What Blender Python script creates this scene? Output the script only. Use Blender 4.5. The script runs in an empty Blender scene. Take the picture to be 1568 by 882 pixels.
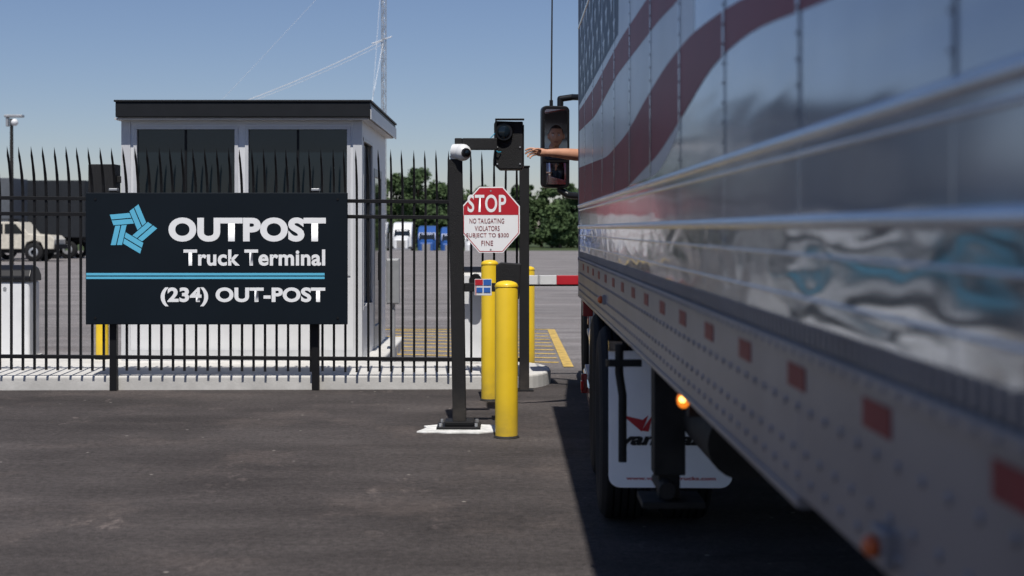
import bpy, math, random
import numpy as np
from mathutils import Vector, Matrix
random.seed(7)
rng = np.random.default_rng(11)
scene = bpy.context.scene
COL = scene.collection

# ------------------------------------------------------------------ materials
def new_mat(name):
    m = bpy.data.materials.new(name); m.use_nodes = True
    nt = m.node_tree
    return m, nt, nt.nodes['Principled BSDF']

def mat(name, col, rough=0.5, metal=0.0, var=0.12, scale=6.0, bump=0.0, bscale=40.0, coat=0.0, spec=0.5, emit=None, dirt=0.0):
    m, nt, b = new_mat(name)
    tc = nt.nodes.new('ShaderNodeTexCoord')
    n = nt.nodes.new('ShaderNodeTexNoise'); n.inputs['Scale'].default_value = scale; n.inputs['Detail'].default_value = 6
    nt.links.new(tc.outputs['Object'], n.inputs['Vector'])
    r = nt.nodes.new('ShaderNodeValToRGB')
    r.color_ramp.elements[0].position = 0.3; r.color_ramp.elements[1].position = 0.7
    r.color_ramp.elements[0].color = tuple(c*(1-var) for c in col)+(1,)
    r.color_ramp.elements[1].color = tuple(min(1, c*(1+var)) for c in col)+(1,)
    nt.links.new(n.outputs['Fac'], r.inputs['Fac'])
    out = r.outputs['Color']
    if dirt > 0:
        geo = nt.nodes.new('ShaderNodeNewGeometry'); sp = nt.nodes.new('ShaderNodeSeparateXYZ')
        nt.links.new(geo.outputs['Position'], sp.inputs[0])
        mr = nt.nodes.new('ShaderNodeMapRange'); mr.inputs['From Min'].default_value = 0.0; mr.inputs['From Max'].default_value = 0.35
        mr.inputs['To Min'].default_value = dirt; mr.inputs['To Max'].default_value = 0.0
        nt.links.new(sp.outputs['Z'], mr.inputs['Value'])
        n3 = nt.nodes.new('ShaderNodeTexNoise'); n3.inputs['Scale'].default_value = 14; n3.inputs['Detail'].default_value = 6
        nt.links.new(geo.outputs['Position'], n3.inputs['Vector'])
        mu = nt.nodes.new('ShaderNodeMath'); mu.operation = 'MULTIPLY'
        nt.links.new(mr.outputs[0], mu.inputs[0]); nt.links.new(n3.outputs['Fac'], mu.inputs[1])
        mx = nt.nodes.new('ShaderNodeMixRGB'); nt.links.new(mu.outputs[0], mx.inputs[0])
        nt.links.new(out, mx.inputs[1]); mx.inputs[2].default_value = (0.10, 0.085, 0.07, 1)
        out = mx.outputs[0]
    nt.links.new(out, b.inputs['Base Color'])
    b.inputs['Roughness'].default_value = rough
    b.inputs['Metallic'].default_value = metal
    b.inputs['Specular IOR Level'].default_value = spec
    b.inputs['Coat Weight'].default_value = coat
    b.inputs['Coat Roughness'].default_value = 0.08
    if bump > 0:
        n2 = nt.nodes.new('ShaderNodeTexNoise'); n2.inputs['Scale'].default_value = bscale; n2.inputs['Detail'].default_value = 4
        nt.links.new(tc.outputs['Object'], n2.inputs['Vector'])
        bp = nt.nodes.new('ShaderNodeBump'); bp.inputs['Strength'].default_value = bump; bp.inputs['Distance'].default_value = 0.01
        nt.links.new(n2.outputs['Fac'], bp.inputs['Height'])
        nt.links.new(bp.outputs['Normal'], b.inputs['Normal'])
    if emit:
        b.inputs['Emission Color'].default_value = emit[0]+(1,)
        b.inputs['Emission Strength'].default_value = emit[1]
    return m

def asphalt_mat():
    m, nt, b = new_mat('asphalt')
    L = nt.links; N = nt.nodes
    geo = N.new('ShaderNodeNewGeometry')
    def noise(scale, detail, vec=None, rough=0.6):
        n = N.new('ShaderNodeTexNoise'); n.inputs['Scale'].default_value = scale
        n.inputs['Detail'].default_value = detail; n.inputs['Roughness'].default_value = rough
        L.new(vec if vec else geo.outputs['Position'], n.inputs['Vector']); return n
    def ramp(src, p0, c0, p1, c1):
        r = N.new('ShaderNodeValToRGB'); e = r.color_ramp.elements
        e[0].position = p0; e[1].position = p1
        e[0].color = (c0 if isinstance(c0, tuple) else (c0, c0, c0))+(1,)
        e[1].color = (c1 if isinstance(c1, tuple) else (c1, c1, c1))+(1,)
        L.new(src, r.inputs['Fac']); return r
    def mix(t, f, a, c):
        x = N.new('ShaderNodeMixRGB'); x.blend_type = t
        if isinstance(f, float): x.inputs[0].default_value = f
        else: L.new(f, x.inputs[0])
        L.new(a, x.inputs[1])
        if isinstance(c, tuple): x.inputs[2].default_value = c+(1,)
        else: L.new(c, x.inputs[2])
        return x.outputs[0]
    big = noise(0.35, 5)
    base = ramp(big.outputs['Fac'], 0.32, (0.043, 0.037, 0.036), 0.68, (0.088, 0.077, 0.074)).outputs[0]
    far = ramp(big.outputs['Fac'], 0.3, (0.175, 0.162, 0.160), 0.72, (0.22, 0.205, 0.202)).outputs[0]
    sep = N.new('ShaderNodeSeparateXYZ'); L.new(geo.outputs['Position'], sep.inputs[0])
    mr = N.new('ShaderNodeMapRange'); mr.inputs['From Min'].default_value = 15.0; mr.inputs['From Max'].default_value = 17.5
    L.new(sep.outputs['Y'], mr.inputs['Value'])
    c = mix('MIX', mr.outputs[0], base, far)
    mp = N.new('ShaderNodeMapping'); mp.inputs['Scale'].default_value = (0.45, 1.6, 1); mp.inputs['Rotation'].default_value = (0, 0, 0.22)
    L.new(geo.outputs['Position'], mp.inputs['Vector'])
    st = noise(1.3, 7, mp.outputs[0], 0.65)
    c = mix('MULTIPLY', 0.6, c, ramp(st.outputs['Fac'], 0.35, 0.62, 0.66, 1.3).outputs[0])
    mp2 = N.new('ShaderNodeMapping'); mp2.inputs['Scale'].default_value = (0.10, 0.9, 1); mp2.inputs['Rotation'].default_value = (0, 0, -0.10)
    L.new(geo.outputs['Position'], mp2.inputs['Vector'])
    st2 = noise(1.0, 3, mp2.outputs[0], 0.5)
    c = mix('MULTIPLY', 0.6, c, ramp(st2.outputs['Fac'], 0.36, 0.74, 0.6, 1.12).outputs[0])
    d = noise(0.8, 8, None, 0.7)
    c = mix('MIX', ramp(d.outputs['Fac'], 0.52, 0.0, 0.78, 0.5).outputs[0], c, (0.18, 0.145, 0.13))
    mp3 = N.new('ShaderNodeMapping'); mp3.inputs['Scale'].default_value = (1.3, 0.7, 1); mp3.inputs['Rotation'].default_value = (0, 0, 0.6)
    L.new(geo.outputs['Position'], mp3.inputs['Vector'])
    sc = noise(1.5, 10, mp3.outputs[0], 0.78)
    c = mix('MIX', ramp(sc.outputs['Fac'], 0.60, 0.0, 0.67, 0.5).outputs[0], c, (0.22, 0.18, 0.165))
    sp = noise(150, 3, None, 0.7)
    c = mix('MULTIPLY', 0.9, c, ramp(sp.outputs['Fac'], 0.35, 0.45, 0.68, 1.7).outputs[0])
    sp2 = noise(22, 6, None, 0.9)
    c = mix('MULTIPLY', 0.95, c, ramp(sp2.outputs['Fac'], 0.36, 0.52, 0.64, 1.5).outputs[0])
    v = N.new('ShaderNodeTexVoronoi'); v.inputs['Scale'].default_value = 3.3; L.new(geo.outputs['Position'], v.inputs['Vector'])
    c = mix('MIX', ramp(v.outputs['Distance'], 0.03, 0.8, 0.055, 0.0).outputs[0], c, (0.34, 0.31, 0.28))
    mg = N.new('ShaderNodeMapRange'); mg.inputs['From Min'].default_value = 186; mg.inputs['From Max'].default_value = 190
    L.new(sep.outputs['Y'], mg.inputs['Value'])
    c = mix('MIX', mg.outputs[0], c, (0.05, 0.07, 0.028))
    L.new(c, b.inputs['Base Color'])
    b.inputs['Roughness'].default_value = 0.88
    b.inputs['Specular IOR Level'].default_value = 0.25
    bn = noise(60, 5, None, 0.75)
    bp = N.new('ShaderNodeBump'); bp.inputs['Strength'].default_value = 0.8; bp.inputs['Distance'].default_value = 0.015
    L.new(bn.outputs['Fac'], bp.inputs['Height']); L.new(bp.outputs['Normal'], b.inputs['Normal'])
    return m

def panel_mat(name, col, metal=0.3, rough=0.16, bump=0.35, sc=(1, 0.9, 4.0), coat=0.0, spec=0.5, nscale=1.6, coatrough=0.08):
    """sheet-metal skin: slightly wavy, glossy"""
    m, nt, b = new_mat(name)
    L = nt.links; N = nt.nodes
    geo = N.new('ShaderNodeNewGeometry')
    mp = N.new('ShaderNodeMapping'); mp.inputs['Scale'].default_value = sc
    L.new(geo.outputs['Position'], mp.inputs['Vector'])
    n = N.new('ShaderNodeTexNoise'); n.inputs['Scale'].default_value = nscale; n.inputs['Detail'].default_value = 0.9
    n.inputs['Distortion'].default_value = 0.4
    L.new(mp.outputs[0], n.inputs['Vector'])
    bp = N.new('ShaderNodeBump'); bp.inputs['Strength'].default_value = bump; bp.inputs['Distance'].default_value = 0.02
    L.new(n.outputs['Fac'], bp.inputs['Height'])
    L.new(bp.outputs['Normal'], b.inputs['Normal']); L.new(bp.outputs['Normal'], b.inputs['Coat Normal'])
    n2 = N.new('ShaderNodeTexNoise'); n2.inputs['Scale'].default_value = 2.5; n2.inputs['Detail'].default_value = 8
    L.new(geo.outputs['Position'], n2.inputs['Vector'])
    r = N.new('ShaderNodeValToRGB'); r.color_ramp.elements[0].position = 0.3; r.color_ramp.elements[1].position = 0.7
    r.color_ramp.elements[0].color = tuple(c*0.84 for c in col)+(1,); r.color_ramp.elements[1].color = tuple(min(1, c*1.08) for c in col)+(1,)
    L.new(n2.outputs['Fac'], r.inputs['Fac']); L.new(r.outputs['Color'], b.inputs['Base Color'])
    b.inputs['Metallic'].default_value = metal; b.inputs['Roughness'].default_value = rough
    b.inputs['Specular IOR Level'].default_value = spec
    b.inputs['Coat Weight'].default_value = coat; b.inputs['Coat Roughness'].default_value = coatrough
    return m

def leaf_mat():
    m, nt, b = new_mat('foliage')
    L = nt.links; N = nt.nodes
    geo = N.new('ShaderNodeNewGeometry')
    n = N.new('ShaderNodeTexNoise'); n.inputs['Scale'].default_value = 0.22; n.inputs['Detail'].default_value = 5
    L.new(geo.outputs['Position'], n.inputs['Vector'])
    r = N.new('ShaderNodeValToRGB'); e = r.color_ramp.elements
    e[0].position = 0.35; e[1].position = 0.68
    e[0].color = (0.038, 0.068, 0.030, 1); e[1].color = (0.09, 0.135, 0.055, 1)
    L.new(n.outputs['Fac'], r.inputs['Fac']); L.new(r.outputs['Color'], b.inputs['Base Color'])
    b.inputs['Roughness'].default_value = 0.8; b.inputs['Specular IOR Level'].default_value = 0.2
    return m

M = {}
M['asphalt'] = asphalt_mat()
M['black'] = mat('black_powder_coat', (0.008, 0.008, 0.009), 0.5, bump=0.15, bscale=300, spec=0.25)
M['blackrough'] = mat('black_textured_steel', (0.012, 0.012, 0.013), 0.6, bump=0.5, bscale=160, spec=0.3, dirt=.8)
M['rubber'] = mat('tyre_rubber', (0.014, 0.014, 0.015), 0.8, bump=0.3, bscale=60, spec=0.25)
M['blackplastic'] = mat('black_plastic', (0.008, 0.008, 0.009), 0.35, spec=0.4)
M['navy'] = mat('sign_navy', (0.0055, 0.0095, 0.0145), 0.55, var=0.08, scale=2, spec=0.15)
M['signwhite'] = mat('sign_white', (0.84, 0.85, 0.86), 0.5, var=0.02)
M['cyan'] = mat('sign_blue', (0.11, 0.47, 0.68), 0.5, var=0.03)
M['wall'] = mat('booth_white_panel', (0.66, 0.67, 0.69), 0.45, var=0.05, scale=2.0, bump=0.06, bscale=20)
M['walltrim'] = mat('booth_trim', (0.54, 0.55, 0.57), 0.4, var=0.05)
M['roof'] = mat('roof_fascia', (0.010, 0.011, 0.013), 0.5, spec=0.3)
M['glass'] = mat('tinted_glass', (0.006, 0.011, 0.016), 0.03, var=0.3, scale=0.8, spec=0.5)
M['concrete'] = mat('concrete', (0.60, 0.59, 0.565), 0.85, var=0.12, scale=3.0, bump=0.2, bscale=60, dirt=.35)
M['paintwhite'] = mat('white_paint', (0.66, 0.66, 0.64), 0.8, var=0.25, scale=12, bump=0.3, bscale=60)
M['yellow'] = mat('bollard_yellow', (0.80, 0.54, 0.022), 0.42, var=0.07, scale=3, bump=0.08, bscale=25, coat=0.15, dirt=.7)
M['yellowline'] = mat('yellow_paint', (0.50, 0.34, 0.09), 0.8, var=0.3, scale=8)
M['red'] = mat('sign_red', (0.46, 0.018, 0.03), 0.4, var=0.06)
M['redtext'] = mat('sign_red_text', (0.22, 0.025, 0.03), 0.5)
M['blue'] = mat('sticker_blue', (0.03, 0.12, 0.42), 0.4)
M['bluecable'] = mat('blue_cable_jacket', (0.02, 0.25, 0.40), 0.4)
M['white'] = mat('white_enamel', (0.68, 0.69, 0.70), 0.35, var=0.05)
M['grey'] = mat('grey_steel', (0.34, 0.35, 0.36), 0.45, metal=0.3)
M['galv'] = mat('galvanised_steel', (0.42, 0.43, 0.44), 0.45, metal=0.6)
M['chrome'] = mat('polished_metal', (0.7, 0.7, 0.72), 0.12, metal=1.0, var=0.05)
M['mirror'] = mat('mirror_glass', (0.85, 0.86, 0.88), 0.0, metal=1.0, var=0.0)
M['truckred'] = mat('truck_red_paint', (0.22, 0.010, 0.014), 0.25, coat=0.8, var=0.05)
M['interior'] = mat('cab_interior', (0.05, 0.05, 0.052), 0.8)
M['lampamber'] = mat('amber_lens', (0.8, 0.22, 0.02), 0.25, emit=((1.0, 0.25, 0.02), 1.0))
M['lampamberdim'] = mat('amber_lens_unlit', (0.55, 0.10, 0.015), 0.25)
M['lampon'] = mat('amber_bulb', (1.0, 0.5, 0.1), 0.3, emit=((1.0, 0.5, 0.12), 5.0))
M['lampred'] = mat('red_lens', (0.4, 0.01, 0.015), 0.2)
M['skin'] = mat('skin', (0.52, 0.27, 0.175), 0.5, var=0.10, scale=18, bump=0.1, bscale=120)
M['hair'] = mat('hair', (0.05, 0.035, 0.028), 0.7)
M['shirt'] = mat('dark_shirt', (0.03, 0.035, 0.05), 0.9)
M['eye'] = mat('eye', (0.7, 0.68, 0.66), 0.2)
M['beige'] = mat('beige_paint', (0.60, 0.56, 0.47), 0.4, coat=0.3)
M['vanblue'] = mat('truck_blue_paint', (0.02, 0.08, 0.28), 0.35, coat=0.3)
M['darkbox'] = mat('dark_trailer_side', (0.022, 0.025, 0.030), 0.6, spec=0.2)
M['greybox'] = mat('grey_trailer_side', (0.09, 0.10, 0.115), 0.6)
M['bark'] = mat('bark', (0.07, 0.05, 0.035), 0.9)
M['leaf'] = leaf_mat()
M['skinpanel'] = panel_mat('trailer_skin', (0.44, 0.475, 0.55), metal=0.5, rough=0.14, bump=0.20)
M['stainless'] = panel_mat('trailer_stainless', (0.45, 0.49, 0.57), metal=0.9, rough=0.10, bump=0.28, sc=(1, 1.6, 6))
M['rail'] = panel_mat('trailer_rail_aluminium', (0.26, 0.25, 0.268), metal=0.4, rough=0.42, bump=0.1)
M['bead'] = panel_mat('trailer_bead', (0.62, 0.67, 0.75), metal=0.7, rough=0.2, bump=0.05)
M['flagred'] = panel_mat('flag_red', (0.24, 0.020, 0.042), metal=0.0, rough=0.42, bump=0.16, spec=0.12)
M['flagblue'] = panel_mat('flag_blue', (0.020, 0.036, 0.085), metal=0.0, rough=0.42, bump=0.16, spec=0.12)
M['flagwhite'] = panel_mat('flag_white', (0.50, 0.525, 0.58), metal=0.0, rough=0.28, bump=0.18, spec=0.4)
M['tapered'] = mat('reflective_tape_red', (0.22, 0.026, 0.033), 0.5, spec=0.2)
M['flap'] = mat('mudflap_white', (0.90, 0.91, 0.93), 0.5, var=0.04, scale=5)
M['dirtyblack'] = mat('chassis_black', (0.022, 0.021, 0.020), 0.7, var=0.3, scale=9, spec=0.25)

# ------------------------------------------------------------------ helpers
def group(name, loc=(0, 0, 0), rotz=0.0, local=False):
    e = bpy.data.objects.new(name, None); e.empty_display_size = 0.2
    e.location = loc; e.rotation_euler = (0, 0, rotz)
    COL.objects.link(e)
    e['local'] = local
    return e

def attach(o, parent):
    if parent is None: return
    o.parent = parent
    if not parent.get('local'):
        o.matrix_parent_inverse = Matrix.Translation(-Vector(parent.location))

class MB:
    def __init__(s): s.v = []; s.f = []; s.sm = []
    def add(s, vs, fs, smooth=False):
        b = len(s.v); s.v += [tuple(p) for p in vs]
        s.f += [tuple(i+b for i in f) for f in fs]; s.sm += [smooth]*len(fs); return s
    def box(s, x0, x1, y0, y1, z0, z1):
        v = [(x0,y0,z0),(x1,y0,z0),(x1,y1,z0),(x0,y1,z0),(x0,y0,z1),(x1,y0,z1),(x1,y1,z1),(x0,y1,z1)]
        return s.add(v, [(0,3,2,1),(4,5,6,7),(0,1,5,4),(1,2,6,5),(2,3,7,6),(3,0,4,7)])
    def cyl(s, p0, p1, r0, r1=None, n=12, caps=True):
        r1 = r0 if r1 is None else r1
        p0 = Vector(p0); p1 = Vector(p1); d = (p1-p0).normalized()
        a = d.orthogonal().normalized(); c = d.cross(a)
        vs = []
        for p, r in ((p0, r0), (p1, r1)):
            for i in range(n):
                t = 2*math.pi*i/n; vs.append(p+a*math.cos(t)*r+c*math.sin(t)*r)
        s.add(vs, [(i, (i+1) % n, n+(i+1) % n, n+i) for i in range(n)], n > 6)
        if caps:
            s.add(vs[:n], [tuple(reversed(range(n)))]); s.add(vs[n:], [tuple(range(n))])
        return s
    def tube(s, pts, r, n=8):
        for a, b in zip(pts[:-1], pts[1:]): s.cyl(a, b, r, r, n)
        for p in pts[1:-1]: s.sphere(p, r, 8, 6)
        return s
    def sphere(s, c, r, nu=16, nv=10, sc=(1, 1, 1)):
        vs = []; fs = []
        for j in range(nv+1):
            ph = math.pi*j/nv
            for i in range(nu):
                t = 2*math.pi*i/nu
                vs.append((c[0]+r*sc[0]*math.sin(ph)*math.cos(t), c[1]+r*sc[1]*math.sin(ph)*math.sin(t), c[2]+r*sc[2]*math.cos(ph)))
        for j in range(nv):
            for i in range(nu):
                fs.append((j*nu+i, (j+1)*nu+i, (j+1)*nu+(i+1) % nu, j*nu+(i+1) % nu))
        return s.add(vs, fs, True)
    def lathe(s, c, prof, n=40, axis='X', smooth=True):
        vs = []; fs = []; k = len(prof)
        for i in range(n):
            t = 2*math.pi*i/n
            for r, h in prof:
                a, b = r*math.cos(t), r*math.sin(t)
                vs.append((c[0]+h, c[1]+a, c[2]+b) if axis == 'X' else (c[0]+a, c[1]+b, c[2]+h))
        for i in range(n):
            for j in range(k-1):
                fs.append((i*k+j, ((i+1) % n)*k+j, ((i+1) % n)*k+j+1, i*k+j+1))
        return s.add(vs, fs, smooth)
    def prism(s, pts, axis, a, b):
        def P(p, h):
            if axis == 'X': return (h, p[0], p[1])
            if axis == 'Y': return (p[0], h, p[1])
            return (p[0], p[1], h)
        n = len(pts)
        vs = [P(p, a) for p in pts]+[P(p, b) for p in pts]
        return s.add(vs, [tuple(range(n)), tuple(reversed(range(n, 2*n)))]+[(i, n+i, n+(i+1) % n, (i+1) % n) for i in range(n)])
    def done(s, name, m, parent=None, bevel=0.0, seg=2):
        me = bpy.data.meshes.new(name); me.from_pydata(s.v, [], s.f); me.update()
        me.polygons.foreach_set('use_smooth', s.sm)
        import bmesh
        bm = bmesh.new(); bm.from_mesh(me); bmesh.ops.recalc_face_normals(bm, faces=bm.faces); bm.to_mesh(me); bm.free()
        o = bpy.data.objects.new(name, me); COL.objects.link(o)
        me.materials.append(M[m] if isinstance(m, str) else m)
        if bevel > 0:
            md = o.modifiers.new('bevel', 'BEVEL'); md.width = bevel; md.segments = seg; md.limit_method = 'ANGLE'
        attach(o, parent)
        return o

def text(name, body, x0, x1, z0, z1, y, m, parent, bold=0.0, spacing=1.0, shear=0.0):
    c = bpy.data.curves.new(name+'_c', 'FONT'); c.body = body; c.size = 1.0; c.offset = bold
    c.space_character = spacing; c.resolution_u = 6; c.shear = shear
    t = bpy.data.objects.new(name+'_t', c); COL.objects.link(t)
    bpy.context.view_layer.update()
    dg = bpy.context.evaluated_depsgraph_get()
    me = bpy.data.meshes.new_from_object(t.evaluated_get(dg))
    bpy.data.objects.remove(t)
    co = np.array([v.co[:] for v in me.vertices])
    mn = co.min(0); mx = co.max(0)
    sx = (x1-x0)/(mx[0]-mn[0]); sz = (z1-z0)/(mx[1]-mn[1])
    for v in me.vertices:
        p = v.co.copy()
        v.co = (x0+(p.x-mn[0])*sx, y, z0+(p.y-mn[1])*sz)
    me.materials.clear(); me.materials.append(M[m])
    o = bpy.data.objects.new(name, me); COL.objects.link(o); attach(o, parent)
    return o

# ------------------------------------------------------------------ ground
xs = [-1500, -300, -60, -20, 0, 20, 60, 300, 1500]
ys = [-400, -60, -10, 0, 8, 16, 30, 60, 100, 108, 120, 135, 150, 186, 190, 260, 500, 3000]
def gz(y):
    if y <= 104: return 0.0
    if y >= 150: return -1.4
    t = (y-104)/46.0; return -1.4*(t*t*(3-2*t))
gv = [(x, y, gz(y)) for y in ys for x in xs]
gf = [(j*len(xs)+i, j*len(xs)+i+1, (j+1)*len(xs)+i+1, (j+1)*len(xs)+i) for j in range(len(ys)-1) for i in range(len(xs)-1)]
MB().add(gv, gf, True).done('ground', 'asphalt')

def fslope(x): return -0.0085*(x+2.0)
def fy(x): return 14.52+0.02*(x+2)
# kerbed island: its face runs along directly under the fence line
isl = [(-16, fy(-16)+.05)]
y0i = fy(.05)+.05
for k in range(0, 19):
    a = -math.pi/2+math.pi*k/18
    isl.append((0.05+0.41*math.cos(a), y0i+0.74+0.74*math.sin(a)))
isl += [(-1.45, y0i+1.48), (-1.45, 19.8), (-4.6, 19.8), (-4.6, 16.6), (-16, 16.6)]
MB().prism(isl, 'Z', -0.05, 0.145).done('concrete_island', 'concrete', None, 0.025, 3)

g = group('yellow_hatching', (-0.6, 20, 0))
hb = MB()
x0h, x1h = -1.25, 0.72
def strip(p, q, w):
    p = Vector((p[0], p[1], 0)); q = Vector((q[0], q[1], 0)); d = (q-p).normalized(); n = Vector((-d.y, d.x, 0))*w/2
    hb.add([p-n+Vector((0, 0, .004)), q-n+Vector((0, 0, .004)), q+n+Vector((0, 0, .004)), p+n+Vector((0, 0, .004))], [(0, 1, 2, 3)])
for k in range(9):
    yy = 17.6+k*0.60
    strip((x0h-0.6, yy+.55), (x1h-0.1, yy-0.1), 0.12)
hb.done('stripes', 'yellowline', g)
hb = MB()
for z in (0.008,):
    hb.add([(x1h-.06, 16.9, z), (x1h+.06, 16.9, z), (x1h+.04, 23.1, z), (x1h-.08, 23.1, z)], [(0, 1, 2, 3)])
    hb.add([(-2.2, 23.11, z), (x1h+.04, 23.11, z), (x1h+.04, 23.23, z), (-2.2, 23.23, z)], [(0, 1, 2, 3)])
hb.done('border', 'yellowline', g)

pts = [(-.74, 11.50), (-.66, 11.47), (-.60, 11.485), (-.47, 11.44), (-.35, 11.455), (-.24, 11.43), (-.18, 11.47), (-.09, 11.53), (-.10, 11.68), (-.08, 11.86), (-.2, 11.90), (-.3, 11.95), (-.55, 11.93), (-.70, 11.82), (-.67, 11.74), (-.69, 11.66)]
MB().prism(pts, 'Z', -0.02, 0.012).done('concrete_footing', 'paintwhite', None, 0.004)

# ------------------------------------------------------------------ fence
FY = 14.5
g = group('steel_fence', (-2, FY, 0))
fm = MB()
def picket(x):
    y = fy(x)+random.uniform(-.004, .004); dz = fslope(x)+random.uniform(-.006, .006); w = 0.0115; lean = random.uniform(-.008, .008)
    prof = [(0.19, 0), (1.95, 0), (2.08, -0.012), (2.18, -0.035), (2.28, -0.07), (2.36, -0.105)]
    vs = []
    for z, dy in prof:
        xx = x+lean*max(0, (z-1.95)/.5); ww = w*(1 if z < 2.2 else .8)
        vs += [(xx-ww, y+dy-ww, z+dz), (xx+ww, y+dy-ww, z+dz), (xx+ww, y+dy+ww, z+dz), (xx-ww, y+dy+ww, z+dz)]
    k = len(prof); fs = [(0, 3, 2, 1)]
    for j in range(k-1):
        for i in range(4):
            fs.append((4*j+i, 4*j+(i+1) % 4, 4*(j+1)+(i+1) % 4, 4*(j+1)+i))
    vs.append((x+lean, y-0.135, 2.46+dz)); t = len(vs)-1
    for i in range(4): fs.append((4*(k-1)+i, 4*(k-1)+(i+1) % 4, t))
    fm.add(vs, fs)
x = -9.02
while x < 0.10:
    picket(x); x += 0.1168
fm.done('pickets', 'black', g)
fm = MB()
for zc in (1.935, 1.775, 0.325):
    xa, xb = -9.1, 0.12
    h = 0.019
    vs = []
    for xx in (xa, xb):
        y = fy(xx); z = zc+fslope(xx)
        vs += [(xx, y-0.024, z-h), (xx, y+0.024, z-h), (xx, y+0.024, z+h), (xx, y-0.024, z+h)]
    fm.add(vs, [(0, 1, 5, 4), (1, 2, 6, 5), (2, 3, 7, 6), (3, 0, 4, 7), (0, 3, 2, 1), (4, 5, 6, 7)])
fm.done('rails', 'black', g, 0.003)
fm = MB()
for xp in (-8.1, -6.07, -4.015, -1.965):
    y = fy(xp)
    fm.box(xp-.036, xp+.036, y-.03, y+.04, 0, 2.03)
fm.done('posts', 'black', g, 0.004)
fm = MB()
for xp in (-8.1, -6.07, -4.015, -1.965):
    y = fy(xp); fm.box(xp-.042, xp+.042, y-.036, y+.046, 2.032, 2.06)
fm.done('post_caps', 'galv', g, 0.006)
g = group('gate_post', (0.16, 14.5, 0))
MB().box(.115, .215, 14.45, 14.55, 0, 2.27).done('post', 'blackrough', g, 0.006)
MB().box(.108, .222, 14.443, 14.557, 2.272, 2.29).done('cap', 'black', g, 0.004)
MB().box(.07, .26, 14.40, 14.60, 0.0, 0.014).done('base_plate', 'black', g, 0.003)

# ------------------------------------------------------------------ terminal sign
g = group('terminal_sign', (-2.94, 14.36, 0.68))
SY = 14.36; s = SY/2178.0
X = lambda u: (u-778)*s
Z = lambda v: 1.65-(v-350)*s
MB().box(X(131), X(532), SY, SY+0.035, Z(497), Z(295)).done('panel', 'navy', g, 0.006)
fm = MB()
for xp in (-4.015, -1.965):
    fm.box(xp-.02, xp+.02, SY+0.037, SY+0.12, 0.8, 1.95)
fm.done('brackets', 'black', g)
fy_ = SY-0.003
text('lettering_name', 'OUTPOST', X(258), X(499), Z(370), Z(333), fy_, 'signwhite', g, 0.050, 1.05)
text('lettering_type', 'Truck Terminal', X(281), X(498), Z(407), Z(382), fy_, 'signwhite', g, 0.030, 1.04)
text('lettering_phone', '(234) OUT-POST', X(246), X(498), Z(469), Z(440), fy_, 'signwhite', g, 0.040, 1.03)
MB().box(X(132), X(497), fy_, SY-0.0005, Z(421.8), Z(418)).box(X(132), X(497), fy_, SY-0.0005, Z(427.2), Z(423.6)).done('blue_lines', 'cyan', g)
bolts = MB()
for u in (146, 517):
    for v in (305, 487): bolts.cyl((X(u), SY+.001, Z(v)), (X(u), SY-.006, Z(v)), 0.012, n=8)
bolts.done('bolts', 'black', g)
lg = MB()
cx, cz, RR = X(201), Z(351), 38*s
for k in range(5):
    a = math.radians(72*k+41)
    d = Vector((math.cos(a), 0, math.sin(a))); n = Vector((-math.sin(a), 0, math.cos(a)))
    def Q(t, w): return Vector((cx, SY-0.003, cz))+d*t*RR+n*w*RR
    def x_at(y, w0=-.19): return (w0-.309*y)/.951
    for (w0, w1) in ((-.22, -.42), (-.46, -.66)):
        lg.add([Q(x_at(w0), w0), Q(.70+(-w0-.22)*.25, w0), Q(.70+(-w1-.22)*.25, w1), Q(x_at(w1), w1)], [(0, 1, 2, 3)])
lg.done('logo', 'cyan', g)

# ------------------------------------------------------------------ stop sign
g = group('stop_sign', (-0.17, 14.37, 1.4))
SY = 14.37; s = SY/2178.0
def octo(x0, x1, z0, z1, ins=0.0):
    x0 += ins; x1 -= ins; z0 += ins; z1 -= ins
    cx = (x1-x0)*0.293; cz_ = (z1-z0)*0.293
    return [(x0+cx, z0), (x1-cx, z0), (x1, z0+cz_), (x1, z1-cz_), (x1-cx, z1), (x0+cx, z1), (x0, z1-cz_), (x0, z0+cz_)]
ox0, ox1, oz0, oz1 = X(708), X(796), Z(387), Z(286)
MB().prism(octo(ox0, ox1, oz0, oz1), 'Y', SY, SY+0.004).done('plate', 'signwhite', g)
zm = Z(329)
o1 = octo(ox0, ox1, oz0, oz1, 0.012)
x0o, x1o = ox0+.012, ox1-.012
poly = [(x0o, zm), (x1o, zm)]+[o1[3], o1[4], o1[5], o1[6]]
MB().prism(poly, 'Y', SY-0.0015, SY-0.0005).done('red_field', 'red', g)
bm_ = MB()
ob = octo(ox0, ox1, oz0, oz1, 0.010); oi = octo(ox0, ox1, oz0, oz1, 0.017)
def bseg(a, b, c, d): bm_.add([(p[0], SY-0.0012, p[1]) for p in (a, b, c, d)], [(0, 1, 2, 3)])
for i, j in ((7, 0), (0, 1), (1, 2)): bseg(ob[i], ob[j], oi[j], oi[i])
bseg((ob[7][0], zm-.001), ob[7], oi[7], (oi[7][0], zm-.001)); bseg((ob[2][0], zm-.001), ob[2], oi[2], (oi[2][0], zm-.001))
bm_.done('border', 'red', g)
text('lettering_stop', 'STOP', X(716), X(775), Z(325), Z(298), SY-0.003, 'signwhite', g, 0.018, 1.05)
text('lettering_1', 'NO TAILGATING', X(719), X(772), Z(342), Z(334.5), SY-0.003, 'redtext', g, 0.004, 1.05)
text('lettering_2', 'VIOLATORS', X(727), X(765), Z(353.5), Z(346), SY-0.003, 'redtext', g, 0.004, 1.05)
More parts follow.
